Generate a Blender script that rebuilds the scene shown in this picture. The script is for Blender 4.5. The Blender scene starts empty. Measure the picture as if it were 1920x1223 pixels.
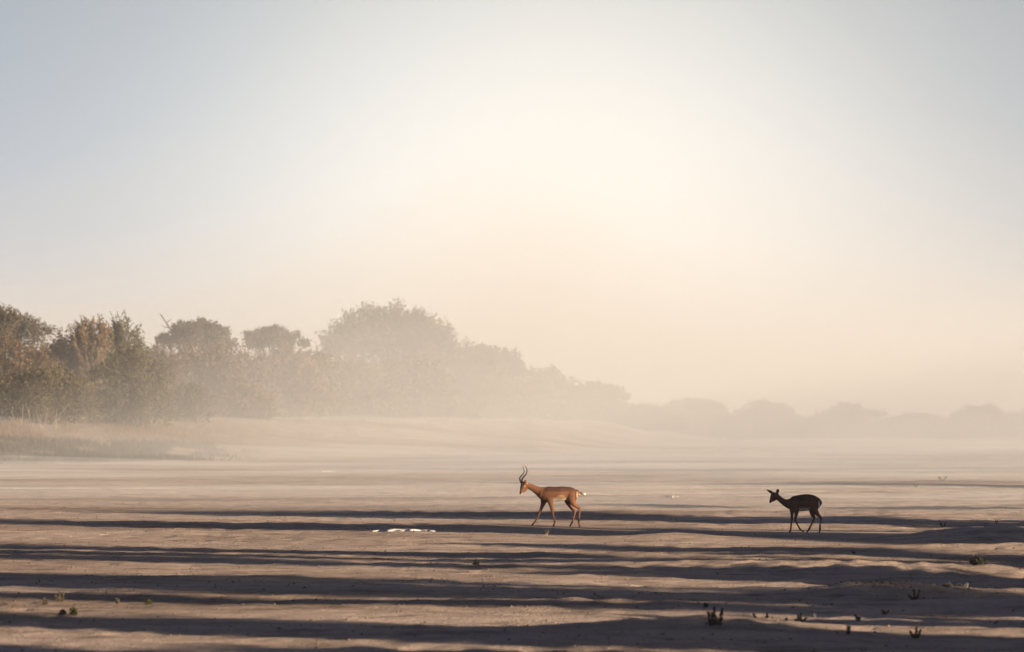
import bpy, math
import numpy as np
from math import radians, sin, cos, tan, pi

# ------------------------------------------------------------------ camera, sky, sun, exposure
SC = bpy.context.scene
COL = SC.collection
F = 10667.0            # focal length in photo pixels (200 mm lens)
CAMH = 2.3
HOR = 785.0            # horizon row
cam_d = bpy.data.cameras.new('camera')
cam = bpy.data.objects.new('camera', cam_d); COL.objects.link(cam)
cam_d.sensor_width = 36; cam_d.lens = F / 1920 * 36
cam_d.clip_start = 0.5; cam_d.clip_end = 12000
cam.location = (0, 0, CAMH)
cam.rotation_euler = (radians(90) + math.atan((HOR - 611.5) / F), 0, 0)
cam_d.dof.use_dof = True; cam_d.dof.focus_distance = 121; cam_d.dof.aperture_fstop = 4.5
SC.camera = cam

SUN_EL = 9.0
SUN_PHI = 53.0         # the shadows run this far left of straight ahead
w = bpy.data.worlds.new('World'); SC.world = w; w.use_nodes = True
nt = w.node_tree; nt.nodes.clear()
N = nt.nodes.new; L = nt.links.new
out = N('ShaderNodeOutputWorld'); bg = N('ShaderNodeBackground'); bg.inputs['Strength'].default_value = 0.05
sky = N('ShaderNodeTexSky'); sky.sky_type = 'NISHITA'; sky.sun_disc = False
sky.sun_elevation = radians(SUN_EL); sky.sun_rotation = radians(180 - SUN_PHI)
sky.dust_density = 0.8; sky.air_density = 0.20; sky.ozone_density = 1.2; sky.altitude = 1000
L(sky.outputs[0], bg.inputs['Color'])
# airborne dust high in the sky glows over the pan: a soft lobe round one compass direction
tc = N('ShaderNodeTexCoord')
def lobe(px, py, width_deg, colr, strength, power=1.0):
    d = np.array([(px - 960) / F, 1.0, (HOR - py) / F]); d /= np.linalg.norm(d)
    dist = N('ShaderNodeVectorMath'); dist.operation = 'DISTANCE'; dist.inputs[1].default_value = tuple(d)
    L(tc.outputs['Generated'], dist.inputs[0])
    m = N('ShaderNodeMath'); m.operation = 'DIVIDE'; m.inputs[1].default_value = radians(width_deg); L(dist.outputs['Value'], m.inputs[0])
    p = N('ShaderNodeMath'); p.operation = 'POWER'; p.inputs[1].default_value = 2 * power; L(m.outputs[0], p.inputs[0])
    n = N('ShaderNodeMath'); n.operation = 'MULTIPLY'; n.inputs[1].default_value = -1; L(p.outputs[0], n.inputs[0])
    e = N('ShaderNodeMath'); e.operation = 'EXPONENT'; L(n.outputs[0], e.inputs[0])
    s = N('ShaderNodeMath'); s.operation = 'MULTIPLY'; s.inputs[1].default_value = strength; L(e.outputs[0], s.inputs[0])
    b = N('ShaderNodeBackground'); b.inputs['Color'].default_value = (*colr, 1); L(s.outputs[0], b.inputs['Strength'])
    return b
def addsh(a, b):
    x = N('ShaderNodeAddShader'); L(a.outputs[0], x.inputs[0]); L(b.outputs[0], x.inputs[1]); return x
g1 = addsh(addsh(lobe(880, 620, 2.8, (1.0, 0.96, 0.84), 0.17), lobe(1060, 420, 3.3, (1.0, 0.97, 0.9), 0.13)), lobe(1220, 620, 2.8, (1.0, 0.96, 0.84), 0.14))
g2 = lobe(1000, 500, 11.0, (1.0, 0.85, 0.22), 0.145)
L(addsh(addsh(bg, g1), g2).outputs[0], out.inputs['Surface'])

sd = bpy.data.lights.new('sun', 'SUN'); sd.energy = 5.0; sd.angle = radians(1.0); sd.color = (1.0, 0.79, 0.57)
sun = bpy.data.objects.new('sun', sd); COL.objects.link(sun)
_ph, _el = radians(SUN_PHI), radians(SUN_EL)
from mathutils import Vector
LDIR = Vector((-sin(_ph) * cos(_el), cos(_ph) * cos(_el), -sin(_el)))
sun.rotation_euler = LDIR.to_track_quat('-Z', 'Y').to_euler()
sun.location = (60, -50, 30)

SC.view_settings.view_transform = 'Standard'; SC.view_settings.look = 'None'
SC.view_settings.gamma = 1; SC.view_settings.use_curve_mapping = False
SC.view_settings.exposure = 1.14
SC.render.engine = 'CYCLES'
SC.cycles.use_denoising = True
SC.cycles.volume_bounces = 1
SC.cycles.max_bounces = 6; SC.cycles.diffuse_bounces = 2; SC.cycles.transparent_max_bounces = 64

# ------------------------------------------------------------------ helpers
def noise2(x, y, seed=0):
    x = np.asarray(x, float); y = np.asarray(y, float)
    xi = np.floor(x).astype(np.int64); yi = np.floor(y).astype(np.int64)
    xf = x - xi; yf = y - yi
    def h(a, b):
        v = (a * 374761393 + b * 668265263 + seed * 974711) & 0xffffffff
        v = ((v ^ (v >> 13)) * 1274126177) & 0xffffffff
        v = ((v ^ (v >> 16)) * 2246822519) & 0xffffffff
        return ((v ^ (v >> 15)) & 0xffff) / 65535.0 * 2 * pi
    def g(a, b, dx, dy):
        t = h(a, b); return np.cos(t) * dx + np.sin(t) * dy
    u = xf ** 3 * (xf * (xf * 6 - 15) + 10); v = yf ** 3 * (yf * (yf * 6 - 15) + 10)
    a = g(xi, yi, xf, yf); b = g(xi + 1, yi, xf - 1, yf)
    c = g(xi, yi + 1, xf, yf - 1); d = g(xi + 1, yi + 1, xf - 1, yf - 1)
    return ((a * (1 - u) + b * u) * (1 - v) + (c * (1 - u) + d * u) * v) * 1.5
def sstep(t):
    t = np.clip(t, 0, 1); return t * t * (3 - 2 * t)
def px2w(px, d):
    return (px - 960) / F * d
def gd(py):                      # distance of flat ground seen at a photo row
    return CAMH * F / (py - HOR)

def mesh_np(name, V, faces, mat, parent=None, cols=None, smooth=False):
    """faces: list of integer arrays (n,k)"""
    me = bpy.data.meshes.new(name)
    V = np.asarray(V, np.float32)
    me.vertices.add(len(V)); me.vertices.foreach_set('co', V.ravel())
    idx = np.concatenate([np.asarray(f, np.int32).ravel() for f in faces])
    tot = np.concatenate([np.full(len(f), np.asarray(f).shape[1], np.int32) for f in faces])
    start = np.concatenate([[0], np.cumsum(tot)[:-1]]).astype(np.int32)
    me.loops.add(len(idx)); me.loops.foreach_set('vertex_index', idx)
    me.polygons.add(len(tot)); me.polygons.foreach_set('loop_start', start); me.polygons.foreach_set('loop_total', tot)
    if smooth: me.polygons.foreach_set('use_smooth', np.ones(len(tot), bool))
    me.update(calc_edges=True)
    if cols is not None:
        a = me.color_attributes.new('Col', 'FLOAT_COLOR', 'POINT')
        c = np.ones((len(V), 4), np.float32); c[:, :3] = cols
        a.data.foreach_set('color', c.ravel())
    me.validate()
    me.materials.append(mat)
    o = bpy.data.objects.new(name, me); COL.objects.link(o)
    if parent is not None: o.parent = parent
    return o
def tag(o, label=None, cat=None, group=None, kind=None):
    if label: o['label'] = label
    if cat: o['category'] = cat
    if group: o['group'] = group
    if kind: o['kind'] = kind
    return o
def empty(name, loc):
    o = bpy.data.objects.new(name, None); COL.objects.link(o); o.location = loc; o.empty_display_size = 0.3
    return o

# ------------------------------------------------------------------ materials
def new_mat(name):
    m = bpy.data.materials.new(name); m.use_nodes = True
    m.node_tree.nodes.clear(); return m, m.node_tree
def mat_attr(name, rough=0.8, translucent=0.0, bump=0.0, bscale=60, spec=0.3):
    m, t = new_mat(name); n = t.nodes.new; l = t.links.new
    o = n('ShaderNodeOutputMaterial'); a = n('ShaderNodeVertexColor'); a.layer_name = 'Col'
    p = n('ShaderNodeBsdfPrincipled'); p.inputs['Roughness'].default_value = rough
    p.inputs['Specular IOR Level'].default_value = spec
    l(a.outputs['Color'], p.inputs['Base Color'])
    if bump:
        tcn = n('ShaderNodeTexCoord'); nz = n('ShaderNodeTexNoise'); nz.inputs['Scale'].default_value = bscale
        b = n('ShaderNodeBump'); b.inputs['Strength'].default_value = bump; b.inputs['Distance'].default_value = 0.01
        l(tcn.outputs['Object'], nz.inputs['Vector']); l(nz.outputs['Fac'], b.inputs['Height']); l(b.outputs[0], p.inputs['Normal'])
        mx = n('ShaderNodeMix'); mx.data_type = 'RGBA'; mx.blend_type = 'MULTIPLY'; mx.inputs['Factor'].default_value = 0.5
        cr = n('ShaderNodeMapRange'); cr.inputs['To Min'].default_value = 0.6; cr.inputs['To Max'].default_value = 1.4
        l(nz.outputs['Fac'], cr.inputs['Value']); l(a.outputs['Color'], mx.inputs['A']); l(cr.outputs[0], mx.inputs['B'])
        l(mx.outputs['Result'], p.inputs['Base Color'])
    if translucent:
        tr = n('ShaderNodeBsdfTranslucent'); l(a.outputs['Color'], tr.inputs['Color'])
        ms = n('ShaderNodeMixShader'); ms.inputs['Fac'].default_value = translucent
        l(p.outputs[0], ms.inputs[1]); l(tr.outputs[0], ms.inputs[2]); l(ms.outputs[0], o.inputs['Surface'])
    else:
        l(p.outputs[0], o.inputs['Surface'])
    return m
M_LEAF = mat_attr('foliage', 0.7, 0.3)
M_BARK = mat_attr('bark', 0.9, 0, 0.5, 12)
M_COAT = mat_attr('coat', 0.75, 0, 0.35, 90)
M_HORN = mat_attr('horn', 0.5, 0, 0.3, 60)
M_CLOD = mat_attr('clod', 0.95, 0, 0.4, 40, 0.1)

def mat_ground():
    m, t = new_mat('pan_soil'); n = t.nodes.new; l = t.links.new
    o = n('ShaderNodeOutputMaterial'); p = n('ShaderNodeBsdfPrincipled')
    p.inputs['Roughness'].default_value = 0.95; p.inputs['Specular IOR Level'].default_value = 0.08
    tcn = n('ShaderNodeTexCoord')
    def nz(scale, detail=4, vec=None, rough=0.55):
        x = n('ShaderNodeTexNoise'); x.inputs['Scale'].default_value = scale; x.inputs['Detail'].default_value = detail
        x.inputs['Roughness'].default_value = rough
        l(vec or tcn.outputs['Object'], x.inputs['Vector']); return x
    def mp(s):
        x = n('ShaderNodeMapping'); x.inputs['Scale'].default_value = s; l(tcn.outputs['Object'], x.inputs['Vector']); return x.outputs[0]
    def ramp(src, pts):
        r = n('ShaderNodeValToRGB'); e = r.color_ramp.elements
        e[0].position, e[0].color = pts[0][0], (*pts[0][1], 1); e[1].position, e[1].color = pts[-1][0], (*pts[-1][1], 1)
        for q in pts[1:-1]:
            k = e.new(q[0]); k.color = (*q[1], 1)
        l(src, r.inputs['Fac']); return r
    big = nz(0.12, 5, mp((0.6, 1.0, 1)))
    c1 = ramp(big.outputs['Fac'], [(0.34, (0.40, 0.30, 0.235)), (0.5, (0.57, 0.445, 0.36)), (0.7, (0.68, 0.545, 0.455))])
    mid = nz(1.3, 6, mp((0.5, 1.0, 1)), 0.65)
    c2 = ramp(mid.outputs['Fac'], [(0.36, (0.5, 0.48, 0.46)), (0.5, (1, 1, 1)), (0.66, (1.2, 1.16, 1.12))])
    fine = nz(14, 5, None, 0.7)
    c3 = ramp(fine.outputs['Fac'], [(0.3, (0.45, 0.42, 0.40)), (0.46, (1, 1, 1)), (0.75, (1.15, 1.12, 1.1))])
    def mul(a, b, f=1.0):
        x = n('ShaderNodeMix'); x.data_type = 'RGBA'; x.blend_type = 'MULTIPLY'; x.inputs['Factor'].default_value = f
        l(a, x.inputs['A']); l(b, x.inputs['B']); return x.outputs['Result']
    col = mul(mul(c1.outputs[0], c2.outputs[0], 0.8), c3.outputs[0], 0.8)
    # vegetated soil on the bank (vertex mask)
    at = n('ShaderNodeVertexColor'); at.layer_name = 'Col'; sp = n('ShaderNodeSeparateColor'); l(at.outputs[0], sp.inputs[0])
    mx = n('ShaderNodeMix'); mx.data_type = 'RGBA'; l(sp.outputs[0], mx.inputs['Factor']); l(col, mx.inputs['A'])
    mx.inputs['B'].default_value = (0.31, 0.215, 0.15, 1)
    l(mx.outputs['Result'], p.inputs['Base Color'])
    b1 = n('ShaderNodeBump'); b1.inputs['Strength'].default_value = 1.0; b1.inputs['Distance'].default_value = 0.05
    l(fine.outputs['Fac'], b1.inputs['Height'])
    b2 = n('ShaderNodeBump'); b2.inputs['Strength'].default_value = 0.7; b2.inputs['Distance'].default_value = 0.08
    md = nz(3.0, 5, mp((0.7, 1, 1)), 0.6)
    l(md.outputs['Fac'], b2.inputs['Height']); l(b1.outputs[0], b2.inputs['Normal']); l(b2.outputs[0], p.inputs['Normal'])
    l(p.outputs[0], o.inputs['Surface']); return m
M_GROUND = mat_ground()

# ------------------------------------------------------------------ terrain
BUCK = (px2w(1037, 121.3), 121.3)
EWE = (px2w(1506, 114.5), 114.5)
BUMPS = [  # photo px, row, height, rx, ry
    (1650, 1114, 0.13, 0.9, 1.4), (1560, 1122, 0.05, 1.6, 2.0), (1640, 1075, 0.10, 3.0, 2.6), (1300, 1185, 0.12, 1.3, 1.4),
    (1500, 1068, 0.07, 3.0, 2.6), (1880, 1130, 0.10, 1.5, 2.5), (1150, 1195, 0.05, 2.2, 1.6), (1850, 1010, 0.09, 3.2, 5.0),
    (1100, 1128, 0.07, 3.0, 2.2), (760, 1002, 0.06, 1.1, 1.6)]
def bank_foot(x):
    return np.interp(x, [-200, -60, -27, -18, -8, 2, 10, 20, 60, 200], [150, 235, 290, 312, 322, 345, 420, 580, 1100, 1500])
def bank_w(x):
    return np.interp(x, [-30, -18, -8, 2, 12], [60, 85, 135, 180, 230])
def terrain(x, y, fine=True):
    x = np.asarray(x, float); y = np.asarray(y, float)
    bs = sstep((y - bank_foot(x)) / bank_w(x))
    h = 2.1 * bs
    h = h + 0.25 * bs * noise2(x / 9, y / 14, 5)
    near = 1 - sstep((y - 170) / 120)
    amp = 0.35 + 0.65 * sstep((x + 3) / 9)          # the right side of the pan is rougher
    h = h + (0.12 * amp * noise2(x / 9 + 3.1, y / 4.6 + 1.7, 1)) * (0.4 + 0.6 * near)
    h = h + 0.045 * amp * near * noise2(x / 3.4, y / 1.9, 2)
    h = h + 0.06 * noise2(x / 40, y / 18, 7)
    if fine:
        h = h + near * ((0.018 + 0.012 * noise2(x / 7, y / 6, 13)) * noise2(x / 0.9, y / 0.8, 3) + 0.02 * sstep(0.5 + 1.4 * noise2(x / 5, y / 4.5, 14)) * noise2(x / 0.42, y / 0.5, 15) + 0.011 * noise2(x / 0.3, y / 0.33, 4))
        pit = noise2(x / 0.33 + 40, y / 0.6, 17)
        h = h - near * 0.035 * sstep((pit - 0.42) / 0.25) * sstep(0.4 + 1.5 * noise2(x / 4, y / 5, 18))
    for (bx, by, bh, rx, ry) in BUMPS:
        d = gd(by); X = px2w(bx, d)
        h = h + bh * np.exp(-(((x - X) / rx) ** 2 + ((y - d) / ry) ** 2)) * (1 + 0.35 * noise2(x / 0.35, y / 0.5, 9))
    for (ax, ay, sl) in ((BUCK[0], BUCK[1], -0.03), (EWE[0], EWE[1], 0.0)):
        r = np.sqrt((x - ax) ** 2 + (np.where(y < ay, (y - ay) * 0.16, (y - ay) * 0.5)) ** 2)
        k = 1 - sstep((r - 0.9) / 2.2)
        h = h * (1 - k) + (sl * (x - ax) + 0.002) * k
    return h
def gz(x, y): return float(terrain(np.array([x]), np.array([y]))[0])

def axis(a, b, step0, growth=None):
    v = [a]
    while v[-1] < b:
        v.append(v[-1] + step0(v[-1]))
    return np.array(v)
xs = np.concatenate([-np.geomspace(3000, 40, 26), np.arange(-37, -16, 0.5), np.arange(-16, 17.01, 0.095), np.arange(17.5, 38, 0.5), np.geomspace(40, 3000, 26)])
ys = np.concatenate([np.linspace(-300, 20, 12), np.linspace(24, 44, 8), axis(46, 170, lambda v: 0.10 + (v - 46) * 0.0016), axis(171, 420, lambda v: 0.35 + (v - 170) * 0.006), np.geomspace(424, 6000, 60)])
GX, GY = np.meshgrid(xs, ys)
GZ = terrain(GX, GY)
nx, ny = len(xs), len(ys)
I = np.arange(nx * ny).reshape(ny, nx)
quads = np.stack([I[:-1, :-1], I[:-1, 1:], I[1:, 1:], I[1:, :-1]], -1).reshape(-1, 4)
s_ = (GY - bank_foot(GX)) / 62.0
veg = sstep((s_ - 0.05) / 0.5) * 0.75 * sstep((-GX - 9) / 12)
veg = np.clip(veg + 0.25 * noise2(GX / 3, GY / 6, 11) * (veg > 0.02), 0, 1)
ground = mesh_np('ground', np.stack([GX, GY, GZ], -1).reshape(-1, 3), [quads], M_GROUND, cols=np.repeat(veg.reshape(-1, 1), 3, 1), smooth=True)
tag(ground, 'dusty pinkish tan pan floor with low ripples, crossed by long shadows', kind='structure')

# ------------------------------------------------------------------ geometry pieces
def prisms(P0, P1, r):
    """thin tapered three-sided twigs"""
    P0 = np.asarray(P0, float); P1 = np.asarray(P1, float); r = np.broadcast_to(r, (len(P0),))
    d = P1 - P0; d /= np.linalg.norm(d, axis=1, keepdims=True) + 1e-9
    a = np.cross(d, np.array([0.3, 0.9, 0.1])); a /= np.linalg.norm(a, axis=1, keepdims=True) + 1e-9
    b = np.cross(d, a)
    V = []
    for k in range(3):
        t = 2 * pi * k / 3
        V.append(P0 + (a * cos(t) + b * sin(t)) * r[:, None])
    V.append(P1)
    V = np.stack(V, 1).reshape(-1, 3)
    n = np.arange(len(P0)) * 4
    Fc = np.concatenate([np.stack([n, n + 1, n + 3], 1), np.stack([n + 1, n + 2, n + 3], 1), np.stack([n + 2, n, n + 3], 1)])
    return V, Fc
def tube(path, radii, n=7):
    P = np.asarray(path, float); m = len(P)
    T = np.gradient(P, axis=0); T /= np.linalg.norm(T, axis=1, keepdims=True) + 1e-9
    up = np.array([0.13, 0.98, 0.17])
    A = np.cross(T, up); A /= np.linalg.norm(A, axis=1, keepdims=True) + 1e-9; B = np.cross(T, A)
    t = np.arange(n) * 2 * pi / n
    V = P[:, None, :] + (A[:, None, :] * np.cos(t)[None, :, None] + B[:, None, :] * np.sin(t)[None, :, None]) * np.asarray(radii)[:, None, None]
    V = V.reshape(-1, 3)
    i = np.arange(m - 1)[:, None] * n + np.arange(n)[None, :]
    j = np.arange(m - 1)[:, None] * n + (np.arange(n)[None, :] + 1) % n
    Q = np.stack([i, j, j + n, i + n], -1).reshape(-1, 4)
    V = np.vstack([V, P[-1], P[0]])
    e = (m - 1) * n; k = np.arange(n)
    T1 = np.stack([e + k, e + (k + 1) % n, np.full(n, m * n)], 1)
    T0 = np.stack([(k + 1) % n, k, np.full(n, m * n + 1)], 1)
    return V, Q, np.vstack([T1, T0])
class Soup:
    def __init__(s): s.V = []; s.q = []; s.t = []; s.c = []; s.n = 0
    def add(s, V, q=None, t=None, c=(1, 1, 1)):
        s.V.append(V)
        if q is not None and len(q): s.q.append(np.asarray(q) + s.n)
        if t is not None and len(t): s.t.append(np.asarray(t) + s.n)
        c = np.asarray(c, float)
        s.c.append(np.broadcast_to(c, (len(V), 3)) if c.ndim == 1 else c)
        s.n += len(V)
    def obj(s, name, mat, parent=None, smooth=False):
        f = []
        if s.q: f.append(np.vstack(s.q))
        if s.t: f.append(np.vstack(s.t))
        return mesh_np(name, np.vstack(s.V), f, mat, parent, np.vstack(s.c), smooth)
def leaves(R, C, size, elong=1.5):
    """small leaf clumps: one bent quad each, random orientation"""
    n = len(C)
    a = R.normal(size=(n, 3)); a /= np.linalg.norm(a, axis=1, keepdims=True)
    b = np.cross(a, R.normal(size=(n, 3))); b /= np.linalg.norm(b, axis=1, keepdims=True)
    s = size * R.uniform(0.55, 1.35, n)[:, None]
    V = np.stack([C - a * s * elong * .5, C + b * s * .5, C + a * s * elong * .5, C - b * s * .5], 1).reshape(-1, 3)
    k = np.arange(n) * 4
    return V, np.stack([k, k + 1, k + 2, k + 3], 1)

def crown_tree(name, label, cat, x, y, lobes, ntwig, nleaf, leaf, palette, seed, group=None, up=0.35, spike=1.25, bark=(0.12, 0.09, 0.07),
               trunks=None, twigr=0.012, trunk_r=0.12, sink=0.1):
    """lobes: (dx,dy,z,rx,ry,rz) relative to the base"""
    R = np.random.default_rng(seed)
    z0 = gz(x, y) - sink
    root = empty(name, (x, y, z0)); tag(root, label, cat, group)
    tr = Soup(); cr = Soup()
    lob = np.array(lobes, float)
    nt_ = trunks or 1
    LB = len(lob)
    starts = [np.array([R.normal() * 0.12 * nt_, R.normal() * 0.1 * nt_, 0.0]) for _ in range(nt_)]
    for i, Lb in enumerate(lob[:16]):
        s = starts[i % nt_]
        c = Lb[:3].copy(); c[2] -= Lb[5] * 0.35
        if c[2] < 0.4: c[2] = 0.4
        mid = s * 0.6 + c * 0.4; mid[:2] = s[:2] * 0.75 + c[:2] * 0.25 + R.normal(size=2) * 0.15; mid[2] = c[2] * 0.55
        t = np.linspace(0, 1, 9)[:, None]
        P = s * (1 - t) ** 2 + 2 * mid * t * (1 - t) + c * t ** 2
        P[1:-1] += R.normal(size=(7, 3)) * 0.05
        rr = trunk_r * (1 - 0.8 * t[:, 0]) * R.uniform(0.7, 1.1)
        V, Q, T = tube(P, rr, 6); tr.add(V, Q, T, np.array(bark) * R.uniform(0.8, 1.2))
        # limbs inside the lobe
        for k in range(5):
            d = R.normal(size=3); d[2] = abs(d[2]) * 0.8; d /= np.linalg.norm(d)
            e = Lb[:3] + d * Lb[3:] * 0.8
            P = np.linspace(c, e, 5); P[1:-1] += R.normal(size=(3, 3)) * 0.06
            V, Q, T = tube(P, np.linspace(trunk_r * .3, trunk_r * .08, 5), 4); tr.add(V, Q, T, np.array(bark) * R.uniform(0.8, 1.2))
    vol = lob[:, 3] * lob[:, 4] + lob[:, 3] * lob[:, 5]
    pick = R.choice(len(lob), ntwig, p=vol / vol.sum())
    d = R.normal(size=(ntwig, 3)); d[:, 2] += up; d /= np.linalg.norm(d, axis=1, keepdims=True)
    Lp = lob[pick]
    inner = R.uniform(0.15, 0.8, (ntwig, 1)); outer = inner + R.uniform(0.2, 0.5, (ntwig, 1))
    long_ = R.random((ntwig, 1)) < 0.16; outer = np.where(long_, R.uniform(1.0, spike, (ntwig, 1)), np.minimum(outer, 1.08))
    P0 = Lp[:, :3] + d * Lp[:, 3:] * inner
    d2 = d + R.normal(size=(ntwig, 3)) * 0.3; d2[:, 2] += up * 0.5; d2 /= np.linalg.norm(d2, axis=1, keepdims=True)
    P1 = P0 + d2 * Lp[:, 3:] * (outer - inner)
    P0[:, 2] = np.maximum(P0[:, 2], 0.12); P1[:, 2] = np.maximum(P1[:, 2], 0.15)
    V, T = prisms(P0, P1, twigr); cr.add(V, None, T, np.array(bark) * 1.3)
    pal = np.array(palette)
    # clump-wise colour: each twig carries its own tone, and whole lobes differ a little
    lt = R.uniform(0.78, 1.25, len(lob))
    tcol = pal[R.integers(0, len(pal), ntwig)] * R.uniform(0.82, 1.2, (ntwig, 1)) * lt[pick][:, None]
    li = R.integers(0, ntwig, nleaf); t = R.uniform(0.1, 1.03, (nleaf, 1))
    C = P0[li] * (1 - t) + P1[li] * t + R.normal(size=(nleaf, 3)) * leaf * 0.55
    # open gaps: drop leaves where a coarse noise is low
    keep = (noise2(C[:, 0] * 1.3 + seed, C[:, 2] * 1.5 + C[:, 1] * 1.1, seed) > -0.5) & (C[:, 2] > 0.05)
    C = C[keep]; li = li[keep]
    V, Q = leaves(R, C, leaf); cr.add(V, Q, None, np.repeat(tcol[li], 4, 0))
    tr.obj('trunk', M_BARK, root, True); cr.obj('crown', M_LEAF, root)
    return root

OLIVE = [(0.145, 0.12, 0.058), (0.17, 0.14, 0.07), (0.12, 0.10, 0.052)]
BROWN = [(0.203, 0.131, 0.073), (0.162, 0.112, 0.065), (0.23, 0.15, 0.077), (0.135, 0.106, 0.056)]
GREEN = [(0.15, 0.135, 0.066), (0.175, 0.155, 0.078), (0.125, 0.11, 0.055)]
DARK = [(0.084, 0.072, 0.042), (0.105, 0.085, 0.046), (0.126, 0.098, 0.052)]
GOLD = [(0.297, 0.2, 0.106), (0.216, 0.15, 0.081), (0.162, 0.119, 0.069)]

def zrow(py, d): return CAMH + (HOR - py) * d / F
def bush_lobes(R, W, H, D=None, n=8, lean=0.0):
    D = D or W * 0.8; out = [(0, 0, H * 0.45, W * 0.3, D * 0.3, H * 0.4)]
    for i in range(n * 2 + 6):
        a = i * 2.39996 + R.uniform(-.3, .3); q = math.sqrt((i + .5) / (n * 2 + 6)) * 0.84
        hz = H * (1 - 0.42 * q ** 2.2) * R.uniform(0.86, 1.0); rz = H * R.uniform(0.13, 0.2); rx = W * R.uniform(0.11, 0.17)
        out.append((cos(a) * W * 0.5 * q, sin(a) * D * 0.5 * q, hz - rz, rx, rx * .9, rz))
        out.append((cos(a) * W * 0.5 * q, sin(a) * D * 0.5 * q, hz * R.uniform(.3, .6), rx * 1.15, rx, rz * 1.3))
        if i % 2: out.append((cos(a) * W * 0.5 * q, sin(a) * D * 0.5 * q, H * 0.15, rx * 1.2, rx, H * .16))
    return out
def umbrella_lobes(R, W, H, T, n=9, D=None, dome=0.5):
    D = D or W * 0.8; out = [(0, 0, H - T * 0.6, W * 0.26, D * 0.28, T * 0.38), (-W * .2, 0, H - T * 0.75, W * 0.17, D * 0.2, T * 0.3), (W * .18, 0, H - T * 0.8, W * 0.17, D * 0.2, T * 0.3)]
    m = n * 2 + 4
    for i in range(m):
        a = i * 2.39996 + R.uniform(-.4, .4); q = math.sqrt((i + .4) / m) * R.uniform(.82, .98)
        rz = T * R.uniform(0.16, 0.3); r = W * R.uniform(0.07, 0.13)
        out.append((cos(a) * W * 0.5 * q, sin(a) * D * 0.5 * q, H - rz - T * (dome * q * q * R.uniform(.6, 1.3) + R.uniform(0, .16)), r, r, rz))
    return out

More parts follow.
